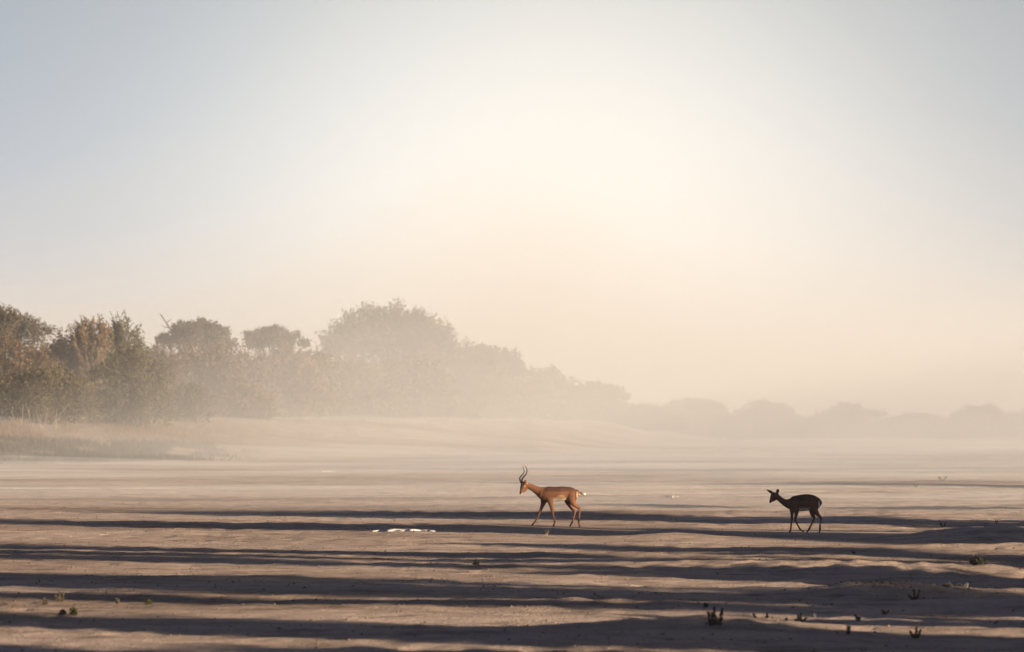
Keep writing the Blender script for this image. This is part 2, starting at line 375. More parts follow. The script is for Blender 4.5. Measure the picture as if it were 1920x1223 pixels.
TREES = [
 # kind, left px, right px, top row, distance, crown thickness(px rows) , palette, label, leaves
 ('umb', -130, 96, 556, 392, 105, DARK, 'dark flat topped tree rising behind the thicket at the left edge of the photo', 15000),
 ('bush', 60, 215, 600, 378, 0, GOLD, 'scrubby tree with sunlit twigs just right of the dark flat topped tree', 16000),
 ('broom', 140, 205, 588, 372, 0, GOLD, 'narrow upright feathery shrub top, left one of the feathery pair on the thicket', 5500),
 ('broom', 190, 262, 592, 374, 0, GREEN, 'spreading feathery shrub top, right one of the feathery pair on the thicket', 5500),
 ('bush', -90, 120, 612, 362, 0, BROWN, 'wide reddish brown thorn bush at the left edge below the dark flat topped tree', 17000),
 ('bush', 160, 330, 634, 352, 0, GREEN, 'rounded olive green thorn bush where the left thicket meets the open pan', 17000),
 ('bush', -40, 192, 672, 342, 0, OLIVE, 'low spreading olive bush in front of the left thicket behind the pale bare stems', 17000),
 ('bush', 262, 345, 628, 392, 0, BROWN, 'thin grey shrub in the gap between the olive bush and the snag tree', 11000),
 ('umb', 298, 444, 592, 428, 62, DARK, 'flat topped tree with a bare snag branch pointing up on its left', 10000),
 ('umb', 446, 572, 603, 446, 52, DARK, 'smaller flat topped tree between the snag tree and the tallest hazy dome tree', 8000),
 ('bush', 285, 505, 624, 408, 0, BROWN, 'broad brown bush standing in front of the flat topped tree with the snag', 15000),
 ('bush', 425, 645, 627, 436, 0, GOLD, 'dusty tan bush below the smaller flat topped tree', 13000),
 ('dome', 582, 874, 548, 525, 125, OLIVE, 'tallest dome shaped acacia standing above the hazy thicket', 17000),
 ('bush', 550, 740, 652, 476, 0, GOLD, 'dust veiled bush at the left foot of the tallest dome acacia', 10000),
 ('bush', 680, 860, 655, 492, 0, BROWN, 'dust veiled bush at the right foot of the tallest dome acacia', 10000),
 ('bush', 780, 940, 618, 535, 0, OLIVE, 'hazy tree shoulder just right of the tallest dome acacia', 9000),
 ('umb', 845, 985, 634, 560, 95, DARK, 'hazy wedge shaped acacia with layered branches reaching right', 8000),
 ('bush', 850, 1015, 680, 545, 0, GOLD, 'faint bush under the layered wedge shaped acacia', 6000),
 ('bush', 950, 1095, 680, 590, 0, OLIVE, 'pale round tree fading into dust behind the buck', 5000),
 ('bush', 1046, 1185, 710, 600, 0, OLIVE, 'pale sloping tree beside the round one fading into dust', 5000),
 ('bush', 1150, 1262, 752, 610, 0, OLIVE, 'low faint bush left of the flat far tree in the dust', 3000),
 ('bush', 1230, 1380, 738, 640, 34, OLIVE, 'faint broad flat crowned far tree, first of the distant row right of the buck', 4500),
 ('bush', 1378, 1500, 742, 650, 0, OLIVE, 'faint rounded far tree above the head of the ewe', 4500),
 ('bush', 1522, 1668, 752, 655, 0, OLIVE, 'faint broad far tree above the rump of the ewe', 4500),
 ('bush', 1640, 1790, 768, 655, 0, OLIVE, 'faint low far bush between the broad tree and the last tree at the right', 3500),
 ('bush', 1780, 1900, 752, 655, 0, OLIVE, 'faint rounded last far tree near the right edge of the photo', 4500),
 ('bush', 1870, 2010, 764, 660, 0, OLIVE, 'faint far bush cut by the right edge of the photo', 3500),
 ('bush', 300, 400, 706, 372, 0, OLIVE, 'low bush at the waist of the thicket right of the rounded olive bush', 7000),
 ('bush', 395, 520, 712, 402, 0, BROWN, 'low brown bush in front of the dusty tan one', 8000),
 ('bush', 500, 640, 708, 452, 0, GOLD, 'low tan bush sloping down below the tallest dome acacia, left one', 8000),
 ('bush', 620, 780, 716, 470, 0, GOLD, 'low tan bush sloping down below the tallest dome acacia, right one', 7000),
 ('bush', 760, 900, 722, 505, 0, BROWN, 'low dust soaked bush right of centre under the hazy tree shoulder', 6000),
 ('bush', 20, 190, 622, 398, 0, BROWN, 'brown bush filling the back of the thicket behind the scrubby sunlit tree', 12000),
 ('bush', 200, 340, 632, 402, 0, OLIVE, 'olive bush filling the back of the thicket behind the feathery pair', 10000),
 ('bush', 470, 640, 640, 470, 0, GOLD, 'tan bush behind the dusty tan one, joining it to the tallest dome acacia', 9000),
 ('bush', 640, 830, 636, 540, 0, OLIVE, 'hazy bush directly beneath the crown of the tallest dome acacia', 8000),
 ('bush', 930, 1060, 742, 570, 0, OLIVE, 'low pale bush between the wedge shaped acacia and the round pale tree', 3500),
 ('bush', 1130, 1290, 772, 600, 0, OLIVE, 'very low far bush in the dust below the first gap of the distant row', 3000),
 ('bush', 1330, 1460, 774, 625, 0, OLIVE, 'very low far bush between the flat crowned and the rounded far trees', 3000),
 ('bush', 1450, 1570, 776, 635, 0, OLIVE, 'very low far bush between the two far trees over the ewe', 3000),
 ('bush', 1740, 1830, 778, 640, 0, OLIVE, 'very low far bush left of the last far tree', 2500),
]
def feathery(label, x, y, W, H, pal, seed, group):
    R = np.random.default_rng(seed); z0 = gz(x, y) - .1
    root = empty('feathery_shrub', (x, y, z0)); tag(root, label, 'shrub', group)
    tr = Soup(); cr = Soup(); pal = np.array(pal); P0 = []; P1 = []
    for k in range(34):
        a = R.uniform(-1, 1); b = R.uniform(-1, 1)
        s0 = np.array([a * W * .1, b * W * .1, 0]); e = np.array([a * W * .55, b * W * .35, H * (1.0 - .16 * a * a) * R.uniform(.82, 1.0)])
        t = np.linspace(0, 1, 9)[:, None]; mid = np.array([a * W * .16, b * W * .15, H * .5])
        P = s0 * (1 - t) ** 2 + 2 * mid * t * (1 - t) + e * t * t; P[1:-1] += R.normal(size=(7, 3)) * .05
        V, Q, T = tube(P, np.linspace(.045, .012, 9), 5); tr.add(V, Q, T, (0.13, 0.10, 0.07))
        for q in range(46):
            u = R.uniform(.35, 1.0) * 8; f = P[int(u)] + (P[min(8, int(u) + 1)] - P[int(u)]) * (u % 1)
            dr = np.array([R.normal() * .5 + a * .4, R.normal() * .5, R.uniform(.5, 1.3)]); dr /= np.linalg.norm(dr)
            P0.append(f); P1.append(f + dr * R.uniform(.25, .75))
    P0 = np.array(P0); P1 = np.array(P1); V, T = prisms(P0, P1, .02); cr.add(V, None, T, pal[0] * 1.1)
    n = 16000; li = R.integers(0, len(P0), n); t = R.random((n, 1)); C = P0[li] * (1 - t) + P1[li] * t + R.normal(size=(n, 3)) * .03
    tone = pal[R.integers(0, len(pal), len(P0))] * R.uniform(.7, 1.4, (len(P0), 1))
    V, Q = leaves(R, C, .075, 1.8); cr.add(V, Q, None, np.repeat(tone[li], 4, 0))
    tr.obj('trunk', M_BARK, root, True); cr.obj('crown', M_LEAF, root)

for i, (kind, x0, x1, top, d, th, pal, lab, nl) in enumerate(TREES):
    R = np.random.default_rng(100 + i)
    X = px2w((x0 + x1) / 2, d); W = (x1 - x0) * d / F; g = gz(X, d)
    H = zrow(top, d) - g
    lf = 0.085 if d < 400 else (0.12 if d < 480 else (0.17 if d < 565 else 0.25)); nl = int(nl * 1.7)
    grp = 'acacias and bushes along the far side of the pan'
    nm = 'acacia_tree' if kind in ('umb', 'dome') else 'thorn_bush'
    if kind == 'bush':
        crown_tree(nm, lab, 'bush', X, d, bush_lobes(R, W * 1.02, H, n=10), nl // 7, nl, lf, pal, 100 + i, grp, trunks=5, trunk_r=0.06, spike=1.22)
    elif kind == 'broom':
        lobes = [(R.uniform(-.32, .32) * W, R.uniform(-.3, .3) * W, H * R.uniform(0.72, 0.84), W * 0.2, W * 0.2, H * 0.18) for _ in range(7)]
        lobes += [(0, 0, H * .5, W * .38, W * .35, H * .25)]
        feathery(lab, X, d, W, H, pal, 100 + i, grp)
    elif kind == 'umb':
        T = th * d / F
        crown_tree(nm, lab, 'tree', X, d, umbrella_lobes(R, W, H, T), nl // 6, nl, lf, pal, 100 + i, grp, trunks=2, trunk_r=0.16, spike=1.3)
    else:
        T = th * d / F
        lb = umbrella_lobes(R, W, H, T, n=12, dome=0.8) + [(-.22 * W, 0, H - T * .7, W * .2, W * .2, T * .3), (.2 * W, 0, H - T * .72, W * .22, W * .2, T * .34), (0, -1, H - T * .8, W * .3, W * .2, T * .3)]
        crown_tree(nm, lab, 'tree', X, d, lb, nl // 6, nl, lf, pal, 100 + i, grp, trunks=3, trunk_r=0.2, spike=1.35)

# bare snag on the flat topped tree: a real dead limb, part of that tree
snag_tree = [o for o in COL.objects if o.get('label', '').startswith('flat topped tree with a bare snag')][0]
R = np.random.default_rng(5)
s = Soup()
def to_local(px, py, d, root): return np.array([px2w(px, d), d, zrow(py, d)]) - np.array(root.location)
P = np.array([to_local(a, b, 427, snag_tree) for a, b in ((350, 700), (340, 650), (330, 632), (318, 615), (308, 600), (302, 590))])
V, Q, T = tube(P, [0.13, .1, 0.08, 0.07, 0.05, 0.03], 6); s.add(V, Q, T, (0.14, 0.11, 0.09))
for (a, b, c, e) in ((318, 615, 303, 612), (308, 600, 299, 588), (330, 632, 322, 618), (325, 625, 334, 612), (312, 606, 322, 598)):
    V, Q, T = tube(np.linspace(to_local(a, b, 427, snag_tree), to_local(c, e, 427, snag_tree), 4), [.05, .04, .03, .02], 5); s.add(V, Q, T, (0.14, 0.11, 0.09))
s.obj('snag', M_BARK, snag_tree, True)

# pale bare stems in front of the left thicket
def bare_shrub(px, row_base, d, stems, label):
    x = px2w(px, d); root = empty('bare_shrub', (x, d, gz(x, d) - 0.05)); tag(root, label, 'dead shrub', 'pale leafless shrubs under the thicket')
    for st in stems:
        P = np.array([[(a - px) * d / F, R.normal() * .1, b * d / F] for a, b in st])
        t = np.linspace(0, 1, 8); ts = np.linspace(0, 1, len(P))
        Q3 = np.stack([np.interp(t, ts, P[:, k]) for k in range(3)], 1) + np.vstack([np.zeros(3), R.normal(size=(7, 3)) * 0.02])
        s = Soup(); V, Q, T = tube(Q3, np.linspace(0.024, 0.010, 8), 5); s.add(V, Q, T, (0.32, 0.26, 0.20)); s.obj('stem', M_BARK, root, True)
bare_shrub(36, 796, 334, [[(30, 0), (27, 18), (22, 28), (24, 42)], [(38, 0), (44, 20), (42, 32), (46, 44)], [(42, 0), (56, 18), (54, 30), (49, 46)], [(36, 0), (40, 14), (38, 24)], [(28, 0), (21, 18), (19, 22)], [(34, 0), (32, 22)]], 'clump of pale leafless stems nearest the left edge of the photo')
bare_shrub(80, 790, 335, [[(78, 0), (72, 18), (68, 38)], [(80, 0), (76, 20), (74, 30)], [(82, 0), (86, 22), (89, 42)]], 'clump of three thin pale leafless stems, middle of the three clumps at the left')
bare_shrub(104, 788, 335, [[(100, 0), (103, 20), (104, 32)], [(106, 0), (108, 24), (118, 40), (131, 52)], [(104, 0), (106, 30), (108, 46)], [(110, 0), (112, 16)]], 'clump of pale leafless stems with one long stem leaning right')
bare_shrub(392, 775, 400, [[(388, 0), (384, 18), (380, 30)], [(392, 0), (393, 20), (390, 32)], [(396, 0), (400, 16), (404, 28)], [(394, 0), (398, 24)]], 'faint pale leafless stems under the broad brown bush')

# ------------------------------------------------------------------ trees off to the right whose shadows cross the pan
cot = cos(_ph) / sin(_ph)
def caster(xb, d_at0, W, H, T, seed, label, skirt=False, leafn=9000):
    yb = d_at0 - xb * cot
    R = np.random.default_rng(seed)
    lobes = umbrella_lobes(R, W, H, T, n=10, D=W * .9, dome=0.35)
    if skirt: lobes += [(R.uniform(-.3, .3) * W, R.uniform(-.3, .3) * W, H - T * 1.1, W * .25, W * .25, T * .4) for _ in range(4)]
    crown_tree('acacia_tree', label, 'tree', xb, yb, lobes, leafn // 6, leafn, 0.34, OLIVE, seed, 'acacias beyond the right edge', trunks=2, trunk_r=0.17)
def shade_bush(xb, d0, W, H, seed, label, n=6000):
    yb = d0 - xb * cot
    R = np.random.default_rng(seed)
    crown_tree('thorn_bush', label, 'bush', xb, yb, bush_lobes(R, W, H, W, n=8), n // 6, n, 0.26, OLIVE, seed, 'bushes beyond the right edge', trunks=4, trunk_r=0.06)
caster(31, 134.5, 8.6, 8.4, 4.0, 301, 'sixth acacia from the near end of the row beyond the right edge', False, 7500)
caster(29, 117.0, 6.4, 9.4, 6.0, 302, 'broad fifth acacia from the near end beyond the right edge', True, 16000)
caster(27, 95.8, 3.6, 8.8, 5.0, 303, 'slim fourth acacia from the near end beyond the right edge', True, 3000)
caster(26.5, 91.2, 2.4, 9.2, 4.0, 307, 'slender high acacia behind the slim one beyond the right edge', False, 3500)
caster(25, 88.0, 1.4, 7.8, 3.0, 308, 'thin young acacia beyond the right edge', False, 1500)
caster(25, 75.8, 7.4, 8.6, 5.4, 304, 'wide second acacia from the near end beyond the right edge', True, 5500)
caster(24, 69.4, 1.6, 7.2, 3.6, 309, 'thin sapling acacia beside the wide one beyond the right edge', False, 2000)
caster(22.5, 59.8, 5.4, 7.8, 5.0, 305, 'nearest acacia of the row beyond the right edge', True, 4200)
caster(22, 52.0, 3.4, 7.0, 4.0, 310, 'acacia closest to the viewer beyond the right edge', True, 6000)
caster(28, 121.5, 0.75, 6.6, 3.6, 325, 'sparse young acacia behind the broad fifth one beyond the right edge', False, 95)
caster(34, 152, 1.8, 6.6, 2.0, 306, 'small thin acacia past the row beyond the right edge', False, 1500)
caster(30, 103.5, 0.9, 6.4, 2.0, 326, 'spindly acacia in the gap before the broad fifth one beyond the right edge', False, 700)
caster(42, 205, 5.0, 8.0, 3.5, 311, 'far single acacia on the pan beyond the right edge', False, 4500)
caster(50, 255, 7.0, 9.0, 4.5, 312, 'far paired acacia, nearer one, beyond the right edge', True, 6000)
caster(58, 310, 12.0, 11.0, 6.0, 313, 'far paired acacia, farther one, beyond the right edge', True, 9000)
FAR = ((34, 178, 6, 8.5, 'first'), (38, 228, 8, 10, 'second'), (42, 282, 9, 11, 'third'), (48, 335, 10, 11.5, 'fourth'), (53, 385, 10, 11, 'fifth'), (58, 440, 12, 12, 'sixth'), (64, 500, 14, 12, 'seventh'), (72, 570, 16, 13, 'eighth'))  # unseen stand added to darken the dust and ground on the right
for q, (xb, yy_, W_, H_, nm_) in enumerate(FAR):
    caster(xb, yy_ + xb * cot, W_, H_, H_ * .6, 340 + q, nm_ + ' unseen shading tree added far beyond the right edge, counted from the viewer', True, 3600)
shade_bush(18.5, 131, 5.0, 4.2, 320, 'tall bush beside the sixth acacia beyond the right edge')
shade_bush(15.5, 101, 4.0, 2.6, 321, 'low bush between the fourth and fifth acacias beyond the right edge')
shade_bush(13.5, 86, 4.6, 2.9, 322, 'low bush by the slender acacias beyond the right edge')
shade_bush(11.5, 73, 4.2, 2.6, 323, 'low bush at the wide acacia beyond the right edge')
shade_bush(15.5, 94.5, 3.2, 3.0, 328, 'middling bush below the slender high acacia beyond the right edge', 4500)
shade_bush(19.5, 112, 4.5, 3.0, 329, 'wide low bush left of the broad fifth acacia beyond the right edge')
shade_bush(9.0, 54.5, 3.0, 2.6, 331, 'low bush beside the acacia closest to the viewer beyond the right edge', 4500)
shade_bush(9.8, 60.5, 3.2, 2.4, 330, 'low bush under the nearest acacia beyond the right edge', 4500)
shade_bush(10.5, 67, 2.6, 1.8, 327, 'lowest bush between the nearest and the wide acacias beyond the right edge', 4000)
# ------------------------------------------------------------------ animals
def catmull(P, n=6):
    P = np.asarray(P, float); E = np.vstack([2 * P[0] - P[1], P, 2 * P[-1] - P[-2]]); o = []
    for i in range(1, len(E) - 2):
        for k in range(n):
            t = k / n
            o.append(0.5 * (2 * E[i] + (E[i + 1] - E[i - 1]) * t + (2 * E[i - 1] - 5 * E[i] + 4 * E[i + 1] - E[i + 2]) * t * t + (-E[i - 1] + 3 * E[i] - 3 * E[i + 1] + E[i + 2]) * t ** 3))
    o.append(P[-1]); return np.array(o)
def flesh(chain, n=16):
    """chain rows: x, z, y(depth), in-plane radius, lateral radius (metres); returns capped elliptical tube"""
    C = catmull(chain, 5); P = C[:, [0, 2, 1]]; rv = np.maximum(C[:, 3], .003); rl = np.maximum(C[:, 4], .003)
    T = np.gradient(P, axis=0); T[:, 1] *= 0.3; T /= np.linalg.norm(T, axis=1, keepdims=True)
    Nn = np.stack([-T[:, 2], 0 * T[:, 0], T[:, 0]], 1); Nn /= np.linalg.norm(Nn, axis=1, keepdims=True)
    Lt = np.array([0, 1.0, 0])
    # rounded ends
    ext = [(0, -1), (len(P) - 1, 1)]
    rows = []
    for i in range(len(P)): rows.append((P[i], Nn[i], rv[i], rl[i]))
    def cap(i, s):
        r = min(rv[i], rl[i]); o = []
        for a in (0.35, 0.65, 0.88, 0.99):
            o.append((P[i] + T[i] * s * r * a, Nn[i], rv[i] * math.sqrt(1 - a * a), rl[i] * math.sqrt(1 - a * a)))
        return o
    rows = cap(0, -1)[::-1] + rows + cap(len(P) - 1, 1)
    t = np.arange(n) * 2 * pi / n; V = []
    for (p, nn, a, b) in rows:
        V.append(p + np.cos(t)[:, None] * nn * a + np.sin(t)[:, None] * Lt * b)
    m = len(rows); V = np.vstack(V)
    i = np.arange(m - 1)[:, None] * n + np.arange(n)[None, :]; j = np.arange(m - 1)[:, None] * n + (np.arange(n)[None, :] + 1) % n
    Q = np.stack([i, j, j + n, i + n], -1).reshape(-1, 4)
    V = np.vstack([V, rows[0][0], rows[-1][0]]); k = np.arange(n); e = (m - 1) * n
    return V, Q, np.vstack([np.stack([(k + 1) % n, k, np.full(n, m * n)], 1), np.stack([e + k, e + (k + 1) % n, np.full(n, m * n + 1)], 1)])
def body_mesh(name, chains, root, paint, voxel=0.0075):
    s = Soup()
    for c in chains:
        V, Q, T = flesh(c); s.add(V, Q, T)
    o = s.obj('raw_body', M_COAT)
    m = o.modifiers.new('r', 'REMESH'); m.mode = 'VOXEL'; m.voxel_size = voxel; m.use_smooth_shade = True
    m2 = o.modifiers.new('s', 'SMOOTH'); m2.factor = 0.5; m2.iterations = 4
    dg = bpy.context.evaluated_depsgraph_get(); me = bpy.data.meshes.new_from_object(o.evaluated_get(dg))
    bpy.data.objects.remove(o)
    n = len(me.vertices); co = np.empty(n * 3, np.float32); me.vertices.foreach_get('co', co); co = co.reshape(-1, 3)
    no = np.empty(n * 3, np.float32); me.vertices.foreach_get('normal', no); no = no.reshape(-1, 3)
    cols = paint(co, no)
    for a in list(me.color_attributes): me.color_attributes.remove(a)
    a = me.color_attributes.new('Col', 'FLOAT_COLOR', 'POINT'); c = np.ones((n, 4), np.float32); c[:, :3] = cols; a.data.foreach_set('color', c.ravel())
    me.materials.clear(); me.materials.append(M_COAT)
    me.polygons.foreach_set('use_smooth', np.ones(len(me.polygons), bool)); me.update()
    me.name = name
    b = bpy.data.objects.new(name, me); COL.objects.link(b); b.parent = root
    return b
def make_conv(ox, oy, s):
    def leg(pts, y):      # pts: cx, cy, r ; y depth side(s)
        out = []
        for q in pts:
            r = q[2] / s; yy = q[3] if len(q) > 3 else y
            out.append([(q[0] - ox) / s, (oy - q[1]) / s, yy, r, r * (q[4] if len(q) > 4 else 0.8)])
        return out
    return leg
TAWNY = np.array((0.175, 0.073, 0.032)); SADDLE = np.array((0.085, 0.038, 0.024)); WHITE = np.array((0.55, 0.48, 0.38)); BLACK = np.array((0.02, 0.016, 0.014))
def painter(ox, oy, s, spots, saddle_y, belly):
    def paint(co, no):
        cx = co[:, 0] * s + ox; cy = oy - co[:, 2] * s; yy = co[:, 1]
        c = np.repeat(TAWNY[None], len(co), 0)
        def mixin(col, k): c[:] = c * (1 - k[:, None]) + np.asarray(col)[None] * k[:, None]
        k = sstep((saddle_y - cy + 7 * noise2(cx / 40, cy * 0, 6)) / 22.0) * sstep((cx - belly[0] + 120) / 60.)
        mixin(SADDLE, k)
        kb = sstep((-no[:, 2] - 0.35) / 0.4) * (cx > belly[0]) * (cx < belly[1]) * (cy < belly[2] + 14) * sstep((cy - belly[2] + 75) / 25.)
        mixin(WHITE, np.clip(kb, 0, 1))
        for (px, py, rx, ry, col, side) in spots:
            k = 1 - sstep((np.sqrt(((cx - px) / rx) ** 2 + ((cy - py) / ry) ** 2) - 0.75) / 0.4)
            if side > 0: k = k * (yy > side)
            if side < 0: k = k * (yy < side)
            mixin(col, k)
        n_ = noise2(cx / 14, cy / 9, 31)
        return np.clip(c * (1 + 0.18 * n_[:, None]), 0, 1)
    return paint

# --- the buck (crop scale 672 px per metre)
ox, oy, s_b = 750., 1046., 671.
leg = make_conv(ox, oy, s_b)
buck_root = empty('impala_buck', (px2w(940 + ox / 7.642, BUCK[1]), BUCK[1], 0.0))
buck_root.location.z = gz(buck_root.location.x, BUCK[1])
tag(buck_root, 'sunlit reddish brown impala buck with long curved horns and a white tail tip', 'antelope', 'impalas walking across the pan')
buck_root.rotation_euler.z = radians(-2)
NR, FR = -0.075, 0.075
buck = [
 leg([(585, 582, 82, 0, .8), (640, 590, 108, 0, .78), (700, 587, 113, 0, .82), (780, 584, 105, 0, .92), (850, 580, 106, 0, .92), (920, 577, 101, 0, .85), (985, 573, 90, 0, .9), (1040, 572, 74, 0, .95), (1078, 570, 45, 0, 1.0)], 0),
 leg([(640, 580, 95, 0, .6), (575, 562, 84, 0, .62), (520, 535, 62, 0, .66), (465, 503, 50, 0, .7), (415, 478, 44, 0, .75), (372, 458, 42, 0, .8)], 0),
 leg([(362, 448, 42, 0, .8), (330, 452, 50, -.005, .78), (312, 490, 43, -.01, .72), (298, 527, 32, -.014, .72), (284, 560, 24, -.017, .85), (276, 576, 17, -.018, 1.0)], 0),
 leg([(365, 475, 30), (352, 510, 22), (320, 550, 16)], -.01),
 # ears
 leg([(350, 440, 14, -.05, .7), (347, 418, 22, -.075, .5), (343, 398, 20, -.09, .4), (342, 384, 9, -.095, .5)], 0),
 leg([(318, 425, 12, .05, .7), (290, 424, 13, .09, .6), (268, 421, 9, .12, .6), (258, 419, 4, .13, .6)], 0),
 # legs
 leg([(625, 600, 70, FR, .6), (608, 680, 50, FR, .7), (588, 745, 30, FR, .8), (556, 826, 19, FR, .9), (545, 848, 17, FR, 1), (512, 922, 11.5, FR, 1), (486, 975, 13, FR, 1), (468, 995, 12, FR, 1), (447, 1020, 13, FR, 1), (434, 1026, 8, FR, 1.2)], 0),
 leg([(680, 580, 72, NR, .55), (700, 660, 56, NR, .62), (714, 735, 33, NR, .8), (734, 830, 20, NR, .95), (738, 852, 18, NR, 1), (750, 920, 12, NR, 1), (766, 975, 15, NR, 1), (764, 998, 12, NR, 1), (751, 1030, 14, NR, 1), (742, 1036, 10, NR, 1.2)], 0),
 leg([(985, 590, 86, FR, .5), (958, 670, 62, FR, .6), (978, 740, 36, FR, .75), (1018, 800, 22, FR, .9), (1052, 826, 21, FR, .9), (1048, 862, 15, FR, 1), (1030, 935, 12, FR, 1), (1016, 985, 15, FR, 1), (1000, 1012, 13, FR, 1), (984, 1038, 13, FR, 1), (976, 1046, 8, FR, 1.2)], 0),
 leg([(1020, 590, 84, NR, .55), (1018, 665, 62, NR, .65), (1045, 730, 37, NR, .8), (1092, 768, 23, NR, .9), (1122, 788, 18, NR, .95), (1120, 835, 14, NR, 1), (1112, 920, 12, NR, 1), (1110, 965, 16, NR, 1), (1112, 1005, 13, NR, 1), (1122, 1038, 14, NR, 1), (1118, 1050, 9, NR, 1.2)], 0),
 # tail
 leg([(1080, 535, 22, 0, .8), (1112, 556, 13, 0, .9), (1145, 572, 13, 0, 1), (1172, 582, 20, 0, 1), (1188, 583, 23, 0, 1), (1204, 578, 12, 0, 1)], 0),
]
spots = [(1190, 583, 34, 34, WHITE, 0), (1130, 590, 26, 10, WHITE, 0), (1140, 562, 24, 7, BLACK, 0), (1086, 590, 7, 50, (0.42, 0.32, 0.2), 0), (1068, 610, 7, 70, BLACK, 0),
         (955, 665, 8, 26, WHITE, 0), (860, 625, 55, 34, (0.30, 0.18, 0.095), 0), (1012, 985, 22, 24, BLACK, 0), (1110, 955, 22, 26, BLACK, 0),
         (984, 1042, 18, 14, BLACK, 0), (1120, 1044, 18, 14, BLACK, 0), (440, 1024, 18, 12, BLACK, 0), (748, 1034, 18, 13, BLACK, 0),
         (278, 570, 15, 18, BLACK, 0), (300, 580, 20, 10, WHITE, 0), (290, 470, 22, 60, (0.10, 0.05, 0.03), 0), (342, 392, 22, 16, (0.07, 0.04, 0.03), 0), (376, 428, 8, 12, (0.4, 0.3, 0.2), 0),
         (340, 470, 9, 7, (0.38, 0.27, 0.16), 0), (262, 420, 14, 10, BLACK, 0)]
bb = body_mesh('body', buck, buck_root, painter(ox, oy, s_b, spots, 560, (735, 930, 690)))
def horn(pts, y0, y1, root):
    P = np.array([[(a - ox) / s_b, y0 + (y1 - y0) * i / (len(pts) - 1), (oy - b) / s_b] for i, (a, b) in enumerate(pts)])
    C = catmull(P, 9); t = np.linspace(0, 1, len(C))
    r = (0.0185 * (1 - t) ** 0.8 + 0.004) * (1 + 0.09 * np.sin(t * 95) * (t < 0.72))
    V, Q, T = tube(C, r, 10); s = Soup(); s.add(V, Q, T, (0.05, 0.04, 0.032)); return s.obj('horn', M_HORN, root, True)
horn([(300, 425), (297, 400), (303, 365), (330, 330), (358, 295), (371, 250), (360, 208), (333, 170)], -.03, -.1, buck_root)
horn([(290, 425), (279, 402), (264, 368), (277, 334), (306, 303), (325, 268), (320, 225), (301, 182)], .03, .11, buck_root)
def ball(name, c, r, col, root, mat=M_HORN):
    V, Q, T = flesh([[c[0] - r * .2, c[2], c[1], r, r], [c[0] + r * .2, c[2], c[1], r, r]], 10)
    s = Soup(); s.add(V, Q, T, col); return s.obj(name, mat, root, True)
ball('eye', ((322 - ox) / s_b, -.058, (oy - 452) / s_b), 0.014, (0.01, 0.008, 0.006), buck_root)
ball('eye', ((312 - ox) / s_b, .050, (oy - 452) / s_b), 0.014, (0.01, 0.008, 0.006), buck_root)

# --- the ewe (crop scale 9.405 per photo px)
ox, oy, s_b = 1000., 1052., 876.
leg = make_conv(ox, oy, s_b)
ewe_root = empty('impala_ewe', (px2w(1400 + ox / 9.405, EWE[1]), EWE[1], 0.0))
ewe_root.location.z = gz(ewe_root.location.x, EWE[1])
tag(ewe_root, 'dark shaded hornless impala ewe with wide ears, walking left with one front leg bent', 'antelope', 'impalas walking across the pan')
ewe = [
 leg([(745, 545, 88, 0, .75), (800, 545, 128, 0, .7), (860, 538, 142, 0, .72), (930, 530, 146, 0, .8), (1010, 522, 150, 0, .82), (1080, 515, 146, 0, .78), (1150, 510, 130, 0, .8), (1215, 515, 105, 0, .85), (1262, 525, 68, 0, .95)], 0),
 leg([(800, 540, 110, 0, .6), (735, 538, 88, 0, .65), (672, 518, 63, 0, .72), (610, 480, 52, 0, .75), (555, 432, 49, 0, .75), (520, 400, 48, 0, .8)], 0),
 leg([(515, 392, 46, 0, .9), (478, 392, 56, 0, .8), (455, 428, 45, 0, .78), (436, 468, 33, 0, .8), (422, 500, 25, 0, .95), (416, 514, 20, 0, 1.0)], 0),
 leg([(520, 440, 36), (498, 462, 26), (462, 490, 18)], 0),
 leg([(545, 360, 14, -.03, .8), (540, 335, 29, -.05, .5), (546, 305, 29, -.06, .35), (552, 284, 14, -.065, .5)], 0),
 leg([(470, 362, 14, .03, .8), (435, 338, 28, .06, .5), (392, 314, 22, .10, .4), (358, 295, 10, .13, .5)], 0),
 # front straight (far), front bent (near)
 leg([(815, 590, 80, FR, .5), (803, 670, 42, FR, .7), (800, 740, 28, FR, .8), (796, 815, 24, FR, .9), (788, 900, 15, FR, 1), (780, 975, 17, FR, 1), (776, 1005, 15, FR, 1), (762, 1034, 16, FR, 1), (748, 1042, 10, FR, 1.2)], 0),
 leg([(860, 580, 85, NR, .5), (872, 670, 48, NR, .65), (866, 740, 31, NR, .8), (849, 812, 23, NR, .95), (856, 845, 19, NR, 1), (893, 910, 14, NR, 1), (935, 985, 17, NR, 1), (958, 1006, 14, NR, 1), (988, 1020, 17, NR, 1), (1002, 1032, 11, NR, 1.2)], 0),
 leg([(1170, 560, 110, FR, .45), (1160, 650, 66, FR, .6), (1166, 725, 44, FR, .75), (1190, 790, 27, FR, .9), (1180, 830, 20, FR, 1), (1145, 905, 16, FR, 1), (1108, 975, 19, FR, 1), (1090, 1005, 16, FR, 1), (1066, 1036, 15, FR, 1), (1054, 1044, 9, FR, 1.2)], 0),
 leg([(1190, 560, 105, NR, .5), (1190, 640, 72, NR, .6), (1228, 700, 44, NR, .75), (1275, 758, 28, NR, .9), (1302, 790, 22, NR, .95), (1298, 840, 17, NR, 1), (1288, 920, 15, NR, 1), (1286, 980, 20, NR, 1), (1284, 1010, 16, NR, 1), (1276, 1038, 16, NR, 1), (1268, 1046, 9, NR, 1.2)], 0),
 leg([(1262, 455, 24, 0, .9), (1292, 490, 17, 0, 1), (1298, 545, 19, 0, 1), (1276, 590, 15, 0, 1), (1255, 612, 8, 0, 1)], 0),
]
